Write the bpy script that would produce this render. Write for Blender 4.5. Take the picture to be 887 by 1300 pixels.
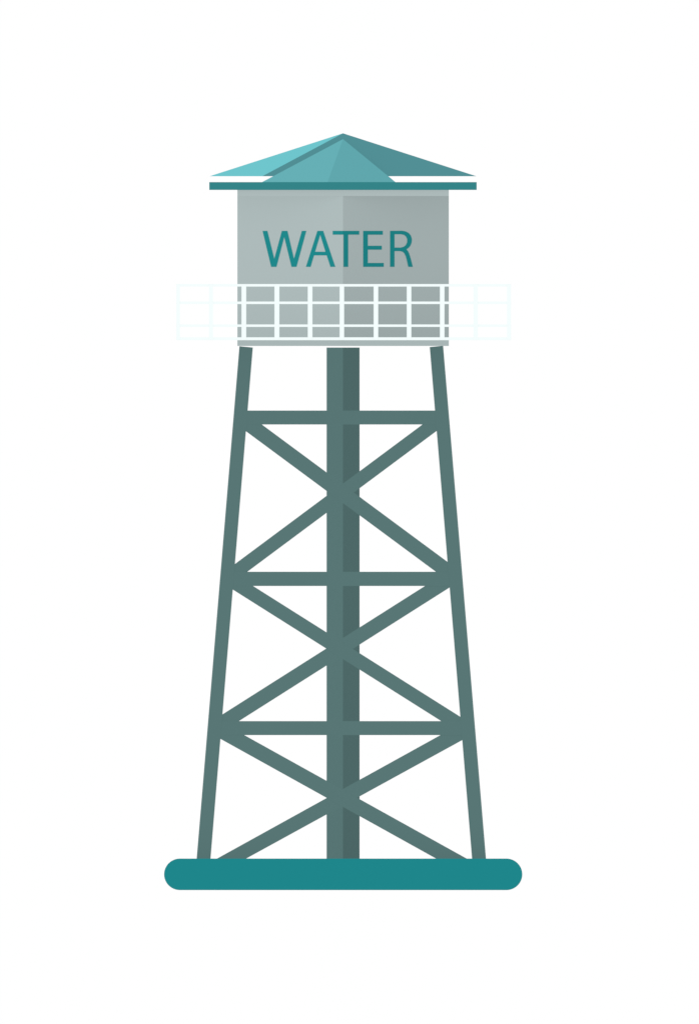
import bpy, bmesh, math
from mathutils import Vector

scene = bpy.context.scene
for o in list(bpy.data.objects):
    bpy.data.objects.remove(o)
C = scene.collection

S = 0.02                      # metres per unit of the elevation drawing
CX, GZ = 435.2, 1130.0        # tower axis and foot of the plinth in the drawing
def X(px): return (px - CX) * S
def Z(py): return (GZ - py) * S

# ------------------------------------------------------------------ camera
cam_data = bpy.data.cameras.new("camera")
cam_data.type = 'ORTHO'
cam_data.ortho_scale = 1300 * S
cam_data.clip_end = 500
cam = bpy.data.objects.new("camera", cam_data)
C.objects.link(cam)
cam.location = (X(443.5), -60, Z(650))
cam.rotation_euler = (math.radians(90), 0, 0)
scene.camera = cam

# ------------------------------------------------------------------ white surroundings
world = bpy.data.worlds.new("World")
scene.world = world
world.use_nodes = True
bg = world.node_tree.nodes['Background']
bg.inputs['Color'].default_value = (1, 1, 1, 1)
bg.inputs['Strength'].default_value = 0.35

# ------------------------------------------------------------------ key light, soft, from front left
SUN_AZ, SUN_EL, SUN_E = math.radians(15), math.radians(8), 5.0
sd = bpy.data.lights.new("sun", 'SUN')
sd.energy = SUN_E
sd.angle = math.radians(0.5)
sd.use_shadow = False
sun = bpy.data.objects.new("sun", sd)
C.objects.link(sun)
d = Vector((-math.sin(SUN_AZ) * math.cos(SUN_EL), -math.cos(SUN_AZ) * math.cos(SUN_EL), math.sin(SUN_EL)))
sun.rotation_euler = d.to_track_quat('Z', 'Y').to_euler()
sun.location = d * 50

scene.view_settings.view_transform = 'Standard'
scene.view_settings.look = 'None'
scene.view_settings.exposure = 1.515
scene.view_settings.gamma = 1

# ------------------------------------------------------------------ materials
def lin(c):
    c /= 255.0
    return c / 12.92 if c <= 0.04045 else ((c + 0.055) / 1.055) ** 2.4

def mat(name, rgb, gain=5.35, wear=0.005):
    """matt paint; rgb is the colour it shows in the light, gain the light that falls on it"""
    m = bpy.data.materials.new(name)
    m.use_nodes = True
    nt = m.node_tree
    b = nt.nodes['Principled BSDF']
    b.inputs['Roughness'].default_value = 1.0
    b.inputs['Specular IOR Level'].default_value = 0.0
    base = [min(lin(c) / gain, 0.9) for c in rgb]
    tc = nt.nodes.new('ShaderNodeTexCoord')
    nz = nt.nodes.new('ShaderNodeTexNoise')
    nz.inputs['Scale'].default_value = 0.6
    nz.inputs['Detail'].default_value = 3
    mx = nt.nodes.new('ShaderNodeMix')
    mx.data_type = 'RGBA'
    mx.inputs[6].default_value = [c * (1 - wear) for c in base] + [1]
    mx.inputs[7].default_value = [c * (1 + wear) for c in base] + [1]
    nt.links.new(tc.outputs['Object'], nz.inputs['Vector'])
    nt.links.new(nz.outputs['Fac'], mx.inputs[0])
    nt.links.new(mx.outputs[2], b.inputs['Base Color'])
    return m

M = {
    'steel':  mat('grey_green_steel_paint', (88, 118, 117)),
    'column': mat('grey_green_column_paint', (88, 118, 117), 4.85),
    'tank':   mat('pale_grey_tank_paint', (171, 184, 184), 5.1),
    'plinth': mat('teal_plinth_paint', (30, 134, 139)),
    'band':   mat('dark_teal_fascia_paint', (52, 132, 136)),
    'aqua':   mat('roof_teal_lit_side', (110, 197, 204), 3.15),  # roof teal with the brightness of the sunlit side painted in
    'teal':   mat('roof_teal_shaded_side', (81, 142, 148), 3.5),  # same roof paint, shade of the right side put into the colour
    'gable_lit': mat('gable_teal_lit_side', (102, 176, 182), 3.45),  # gable teal, lit tone of the left sheet painted in
    'gable_shaded': mat('gable_teal_shaded_side', (95, 166, 172), 3.36),  # gable teal darkened by hand for the side turned from the light
    'letter': mat('teal_lettering_paint', (31, 137, 140)),
    'rail':   mat('white_railing_paint', (246, 255, 255), 5.4),
}

# ------------------------------------------------------------------ mesh helpers
def link(name, bm, m, parent):
    bmesh.ops.recalc_face_normals(bm, faces=bm.faces)
    me = bpy.data.meshes.new(name)
    bm.to_mesh(me)
    bm.free()
    me.materials.append(m)
    o = bpy.data.objects.new(name, me)
    C.objects.link(o)
    o.parent = parent
    return o

def hull(bm, bottom, top):
    """closed solid between two rings with the same number of corners"""
    a = [bm.verts.new(p) for p in bottom]
    b = [bm.verts.new(p) for p in top]
    n = len(a)
    bm.faces.new(a[::-1])
    bm.faces.new(b)
    for i in range(n):
        j = (i + 1) % n
        bm.faces.new((a[i], a[j], b[j], b[i]))

def box(bm, x0, x1, y0, y1, z0, z1):
    hull(bm, [(x0, y0, z0), (x1, y0, z0), (x1, y1, z0), (x0, y1, z0)],
             [(x0, y0, z1), (x1, y0, z1), (x1, y1, z1), (x0, y1, z1)])

# ------------------------------------------------------------------ the tower
tower = bpy.data.objects.new('water_tower', None)
C.objects.link(tower)
tower['label'] = 'tall teal and grey water tower on braced steel legs, WATER lettered on its tank'
tower['category'] = 'water tower'

# plinth: a slab with half-round ends
bm = bmesh.new()
r = 20.0
prof = []
for cx, a0 in ((642.5, -90), (228.5, 90)):
    for i in range(25):
        a = math.radians(a0 + 180 * i / 24)
        prof.append((X(cx + r * math.cos(a)), Z(1110) + r * S * math.sin(a)))
D = 214 * S
hull(bm, [(x, -D, z) for x, z in prof], [(x, D, z) for x, z in prof])
link('plinth', bm, M['plinth'], tower)

# lean of the frame: half width of the leg centre lines at height py
AX = 433.1
def hw(py): return 120.2 + (py - 440) * (175.0 - 120.2) / 650

def panel(name, poly, layer, thick, side, m=M['steel']):
    """outline drawn in elevation, given real thickness in the leaning plane of one tower side"""
    bm = bmesh.new()
    def pt(px, py, off):
        u = (px - AX) * S
        dpt = (hw(py) + off) * S
        z = Z(py)
        x, y = {0: (u, -dpt), 1: (dpt, u), 2: (u, dpt), 3: (-dpt, u)}[side]
        return (x + X(AX), y, z)
    hull(bm, [pt(px, py, 8.6 - layer) for px, py in poly],
             [pt(px, py, 8.6 - layer - thick) for px, py in poly])
    return link(name, bm, m, tower)

BOT = 1091.0
# legs
legs = {'l': [(304.0, 439.6), (321.0, 441.2), (267.3, BOT), (249.7, BOT)],
        'r': [(545.2, 440.6), (562.2, 439.0), (616.6, BOT), (598.9, BOT)]}
for side in (0, 2):
    for k in 'lr':
        panel('leg', legs[k], 0, 17.2, side)

beams = [(521.2, 538.9), (725.9, 743.9), (915.5, 933.2)]
def lx(py): return AX - hw(py)
def rx(py): return AX + hw(py)
def line(x0, y0, sl):
    return lambda x: y0 + sl * (x - x0)
# (upper edge, lower edge) of every diagonal
diags = [
    (line(332.4, 538.9, .741), line(311.4, 546.9, .741), 305, 571, .6),
    (line(536.0, 538.9, -.745), line(553.2, 547.7, -.745), 290, 561, .9),
    (line(321.4, 744.0, .632), line(295.4, 748.4, .632), 288, 589, .6),
    (line(539.0, 744.0, -.635), line(570.7, 745.7, -.635), 274, 577, .9),
    (line(309.9, 933.1, .556), line(280.0, 938.1, .556), 272, None, .6),
    (line(559.0, 933.1, -.5536), line(586.1, 939.8, -.549), None, 593, .9),
]
for side in range(4):
    for y0, y1 in beams:
        panel('cross_beam', [(lx(y0) , y0), (rx(y0), y0), (rx(y1), y1), (lx(y1), y1)], .3, 16, side)
    for up, lo, xa, xb, ly in diags:
        def xat(f, y):                   # x where an edge reaches height y
            s = f(1) - f(0)
            return (y - f(0)) / s
        poly = []
        if xa is None:                   # runs down to the plinth on the left
            poly = [(xb, up(xb)), (xb, lo(xb)), (xat(lo, BOT), BOT), (xat(up, BOT), BOT)]
        elif xb is None:                 # runs down to the plinth on the right
            poly = [(xa, up(xa)), (xat(up, BOT), BOT), (xat(lo, BOT), BOT), (xa, lo(xa))]
        else:
            poly = [(xa, up(xa)), (xb, up(xb)), (xb, lo(xb)), (xa, lo(xa))]
        panel('diagonal_brace', poly, ly, 12.0 - ly, side)

# central column, four-sided with one arris to the front
bm = bmesh.new()
cl, cr, cm = X(414.5), X(456.3), X(435.2)
ca = 12 * S
ring = [(cm, -ca), (cr, 0), (cm, ca), (cl, 0)]
hull(bm, [(x, y, Z(BOT)) for x, y in ring], [(x, y, Z(441.2)) for x, y in ring])
link('column', bm, M['column'], tower)

# tank: six-sided, one corner to the front
W = 134.0 * S
TX0, TX1 = X(301.4), X(569.4)
tc = (TX0 + TX1) / 2
TAN = math.tan(math.radians(22))
FY = 134 * S                              # depth of the front corner
def face_y(x): return -FY + abs(x) * TAN
ring = [(0, -FY), (TX1, face_y(TX1)), (TX1, -face_y(TX1)), (0, FY), (TX0, -face_y(TX0)), (TX0, face_y(TX0))]
bm = bmesh.new()
hull(bm, [(x, y, Z(432)) for x, y in ring], [(x, y, Z(248.8)) for x, y in ring])
tank = link('tank', bm, M['tank'], tower)
bm = bmesh.new()
box(bm, TX0, TX1, -FY - .02, FY + .02, Z(248.8), Z(240.6))
link('rim', bm, M['tank'], tank)
bm = bmesh.new()
box(bm, TX0, TX1, -FY - .9, FY + .9, Z(439.2), Z(431.4))
link('tank_floor', bm, M['tank'], tank)

# lettering, painted on the two front faces (a few millimetres of paint)
glyphs = []
glyphs.append([[(333.3,293.1),(339.5,293.1),(348.2,328.3),(357.8,293.1),(364.9,293.1),(373.2,328.3),(383.1,293.1),(388.9,293.1),(376.4,338.8),(370.0,338.8),(360.8,301.2),(351.0,338.8),(344.2,338.8)]])
glyphs.append([[(388.2,338.8),(402.8,293.1),(410.2,293.1),(425.6,338.8),(419.3,338.8),(414.6,324.2),(398.6,324.2),(394.3,338.8)],
               [(400.0,319.6),(406.4,298.3),(413.0,319.6)]])
glyphs.append([[(422.2,293.1),(455.9,293.1),(455.9,297.9),(441.9,297.9),(441.9,338.8),(435.9,338.8),(435.9,297.9),(422.2,297.9)]])
glyphs.append([[(460.8,293.1),(485.8,293.1),(485.8,298.0),(466.8,298.0),(466.8,312.0),(484.5,312.0),(484.5,317.0),(466.8,317.0),(466.8,333.8),(487.0,333.8),(487.0,338.8),(460.8,338.8)]])
glyphs.append([[(494.9,293.1),(510.0,292.9),(514.5,293.7),(518.6,295.8),(521.4,299.2),(522.6,303.5),(522.4,307.5),(521.0,311.5),(518.8,314.4),(515.7,316.6),
                (517.6,318.6),(519.3,322.3),(521.2,328.4),(523.8,338.8),(518.0,338.8),(516.6,332.5),(514.9,325.6),(513.0,321.6),(510.8,319.6),(507.5,318.8),(500.6,318.8),(500.6,338.8),(494.9,338.8)],
               [(500.6,297.4),(500.6,314.3),(508.5,314.3),(512.3,313.2),(515.0,311.0),(516.5,307.8),(516.6,303.6),(515.2,300.4),(512.6,298.2),(508.8,297.4)]])
cu = bpy.data.curves.new('lettering_curve', 'CURVE')
cu.dimensions = '2D'
cu.fill_mode = 'BOTH'
cu.extrude = 0.006
for g in glyphs:
    for loop in g:
        sp = cu.splines.new('POLY')
        sp.points.add(len(loop) - 1)
        for p, (px, py) in zip(sp.points, loop):
            p.co = (X(px), Z(py), 0, 1)
        sp.use_cyclic_u = True
co = bpy.data.objects.new('lettering_curve', cu)
C.objects.link(co)
bpy.context.view_layer.update()
me = bpy.data.meshes.new_from_object(co.evaluated_get(bpy.context.evaluated_depsgraph_get()))
bpy.data.objects.remove(co)
bm = bmesh.new()
bm.from_mesh(me)
bmesh.ops.remove_doubles(bm, verts=bm.verts, dist=1e-5)
bmesh.ops.bisect_plane(bm, geom=bm.verts[:] + bm.edges[:] + bm.faces[:], plane_co=(0, 0, 0), plane_no=(1, 0, 0))
for v in bm.verts:
    x, z, t = v.co
    v.co = (x, face_y(x) - 0.008 - t, z)
link('lettering', bm, M['letter'], tank)

# walkway and railing
RX0, RX1 = X(224.0), X(648.2)
RY = (RX1 - RX0) / 2
xm = (RX0 + RX1) / 2
bm = bmesh.new()
hull_out = [(RX0, -RY), (RX1, -RY), (RX1, RY), (RX0, RY)]
t = .003
for x0, x1, y0, y1 in ((RX0, RX1, -RY, -FY - .05), (RX0, RX1, FY + .05, RY),
                       (RX0, TX0 - t, -FY - .05, FY + .05), (TX1 + t, RX1, -FY - .05, FY + .05)):
    box(bm, x0, x1, y0, y1, Z(431.0), Z(428.8))
bmesh.ops.remove_doubles(bm, verts=bm.verts, dist=1e-5)
link('walkway', bm, M['rail'], tower)

railing = bpy.data.objects.new('railing', None)
C.objects.link(railing)
railing.parent = tower
w = 3.2 * S
for y0, y1 in ((360.6, 363.8), (382.8, 386.0), (411.9, 415.0), (428.2, 431.9)):
    bm = bmesh.new()
    za, zb = Z(y1), Z(y0)
    t = .002
    box(bm, RX0, RX1, -RY - t, -RY + w, za, zb)
    box(bm, RX0, RX1, RY - w, RY + t, za, zb)
    box(bm, RX0 - t, RX0 + w, -RY + w, RY - w, za, zb)
    box(bm, RX1 - w, RX1 + t, -RY + w, RY - w, za, zb)
    link('rail', bm, M['rail'], railing)
posts = [(224.0, 228.7), (265.3, 270.6), (306.5, 312.7), (348.3, 354.7), (390.5, 396.6), (430.9, 436.8),
         (474.0, 480.0), (516.0, 522.0), (558.0, 564.0), (600.5, 606.3), (643.0, 648.2)]
def post(x0, x1, y0, y1):
    bm = bmesh.new()
    box(bm, x0, x1, y0, y1, Z(431.5), Z(361.0))
    link('post', bm, M['rail'], railing)
e = .012
for a, b in posts:
    a, b = X(a) + .002, X(b) - .002
    post(a, b, -RY - e, -RY + w + e)
    post(a, b, RY - w - e, RY + e)
for a, b in posts[1:-1]:
    a, b = X(a) - xm, X(b) - xm
    post(RX0 - .0, RX0 + w + e, a, b)
    post(RX1 - w - e, RX1 + .0, a, b)

# ------------------------------------------------------------------ roof
roof = bpy.data.objects.new('roof', None)
C.objects.link(roof)
roof.parent = tower
B = 140 * S
bm = bmesh.new()
box(bm, X(265.8), X(604.7), -B, B, Z(241.1), Z(231.2))
link('fascia_band', bm, M['band'], roof)
bm = bmesh.new()
box(bm, X(356), X(478), -80 * S, 80 * S, Z(231.2), Z(223.7))
link('roof_support', bm, M['band'], roof)

EZ = Z(223.7)
A = (0, 0, Z(169.2))
E = 105 * S
L1 = (X(266.2), -70 * S); F = (X(333.0), -E); R1 = (X(604.4), -E)
R2 = (X(604.4), 70 * S); K = (X(537.4), E); L2 = (X(266.2), E)
u = .03                                   # sheet thickness
def roof_sheet(name, ring, m):
    """wedge of the hipped roof with a flat underside"""
    bm = bmesh.new()
    vs = [bm.verts.new((x, y, EZ)) for x, y in ring]
    c = bm.verts.new((0, 0, EZ))
    a = bm.verts.new(A)
    for i in range(len(vs) - 1):
        bm.faces.new((vs[i], vs[i + 1], a))
        bm.faces.new((vs[i + 1], vs[i], c))
    bm.faces.new((vs[0], a, c))
    bm.faces.new((vs[-1], c, a))
    return link(name, bm, m, roof)
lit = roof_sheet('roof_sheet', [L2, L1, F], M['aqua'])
lit['label'] = 'teal roof sheet on the left, sunlit tone painted in'
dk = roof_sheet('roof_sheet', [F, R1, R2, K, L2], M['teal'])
dk['label'] = 'teal roof sheet on the right, shaded tone painted in'

# small gable standing on the band in front of the roof, light and shade painted into the teal of its two sheets
ga = (X(435.3), -22 * S, Z(176.6))
gl, gc, gr = (X(332.6), -134 * S), (X(415.7), -138 * S), (X(501.8), -133 * S)
gz = Z(231.2)
def gable(p, q, m, lab):
    bm = bmesh.new()
    a = bm.verts.new(ga)
    v = [bm.verts.new((p[0], p[1], gz)), bm.verts.new((q[0], q[1], gz)),
         bm.verts.new((ga[0], ga[1], gz))]
    bm.faces.new((v[0], v[1], a)); bm.faces.new((v[1], v[2], a)); bm.faces.new((v[2], v[0], a)); bm.faces.new(v[::-1])
    o = link('gable_sheet', bm, m, roof)
    o['label'] = lab
gable(gl, gc, M['gable_lit'], 'gable sheet on the left, lit tone painted in')
gable(gc, gr, M['gable_shaded'], 'gable sheet on the right, shaded tone painted in')
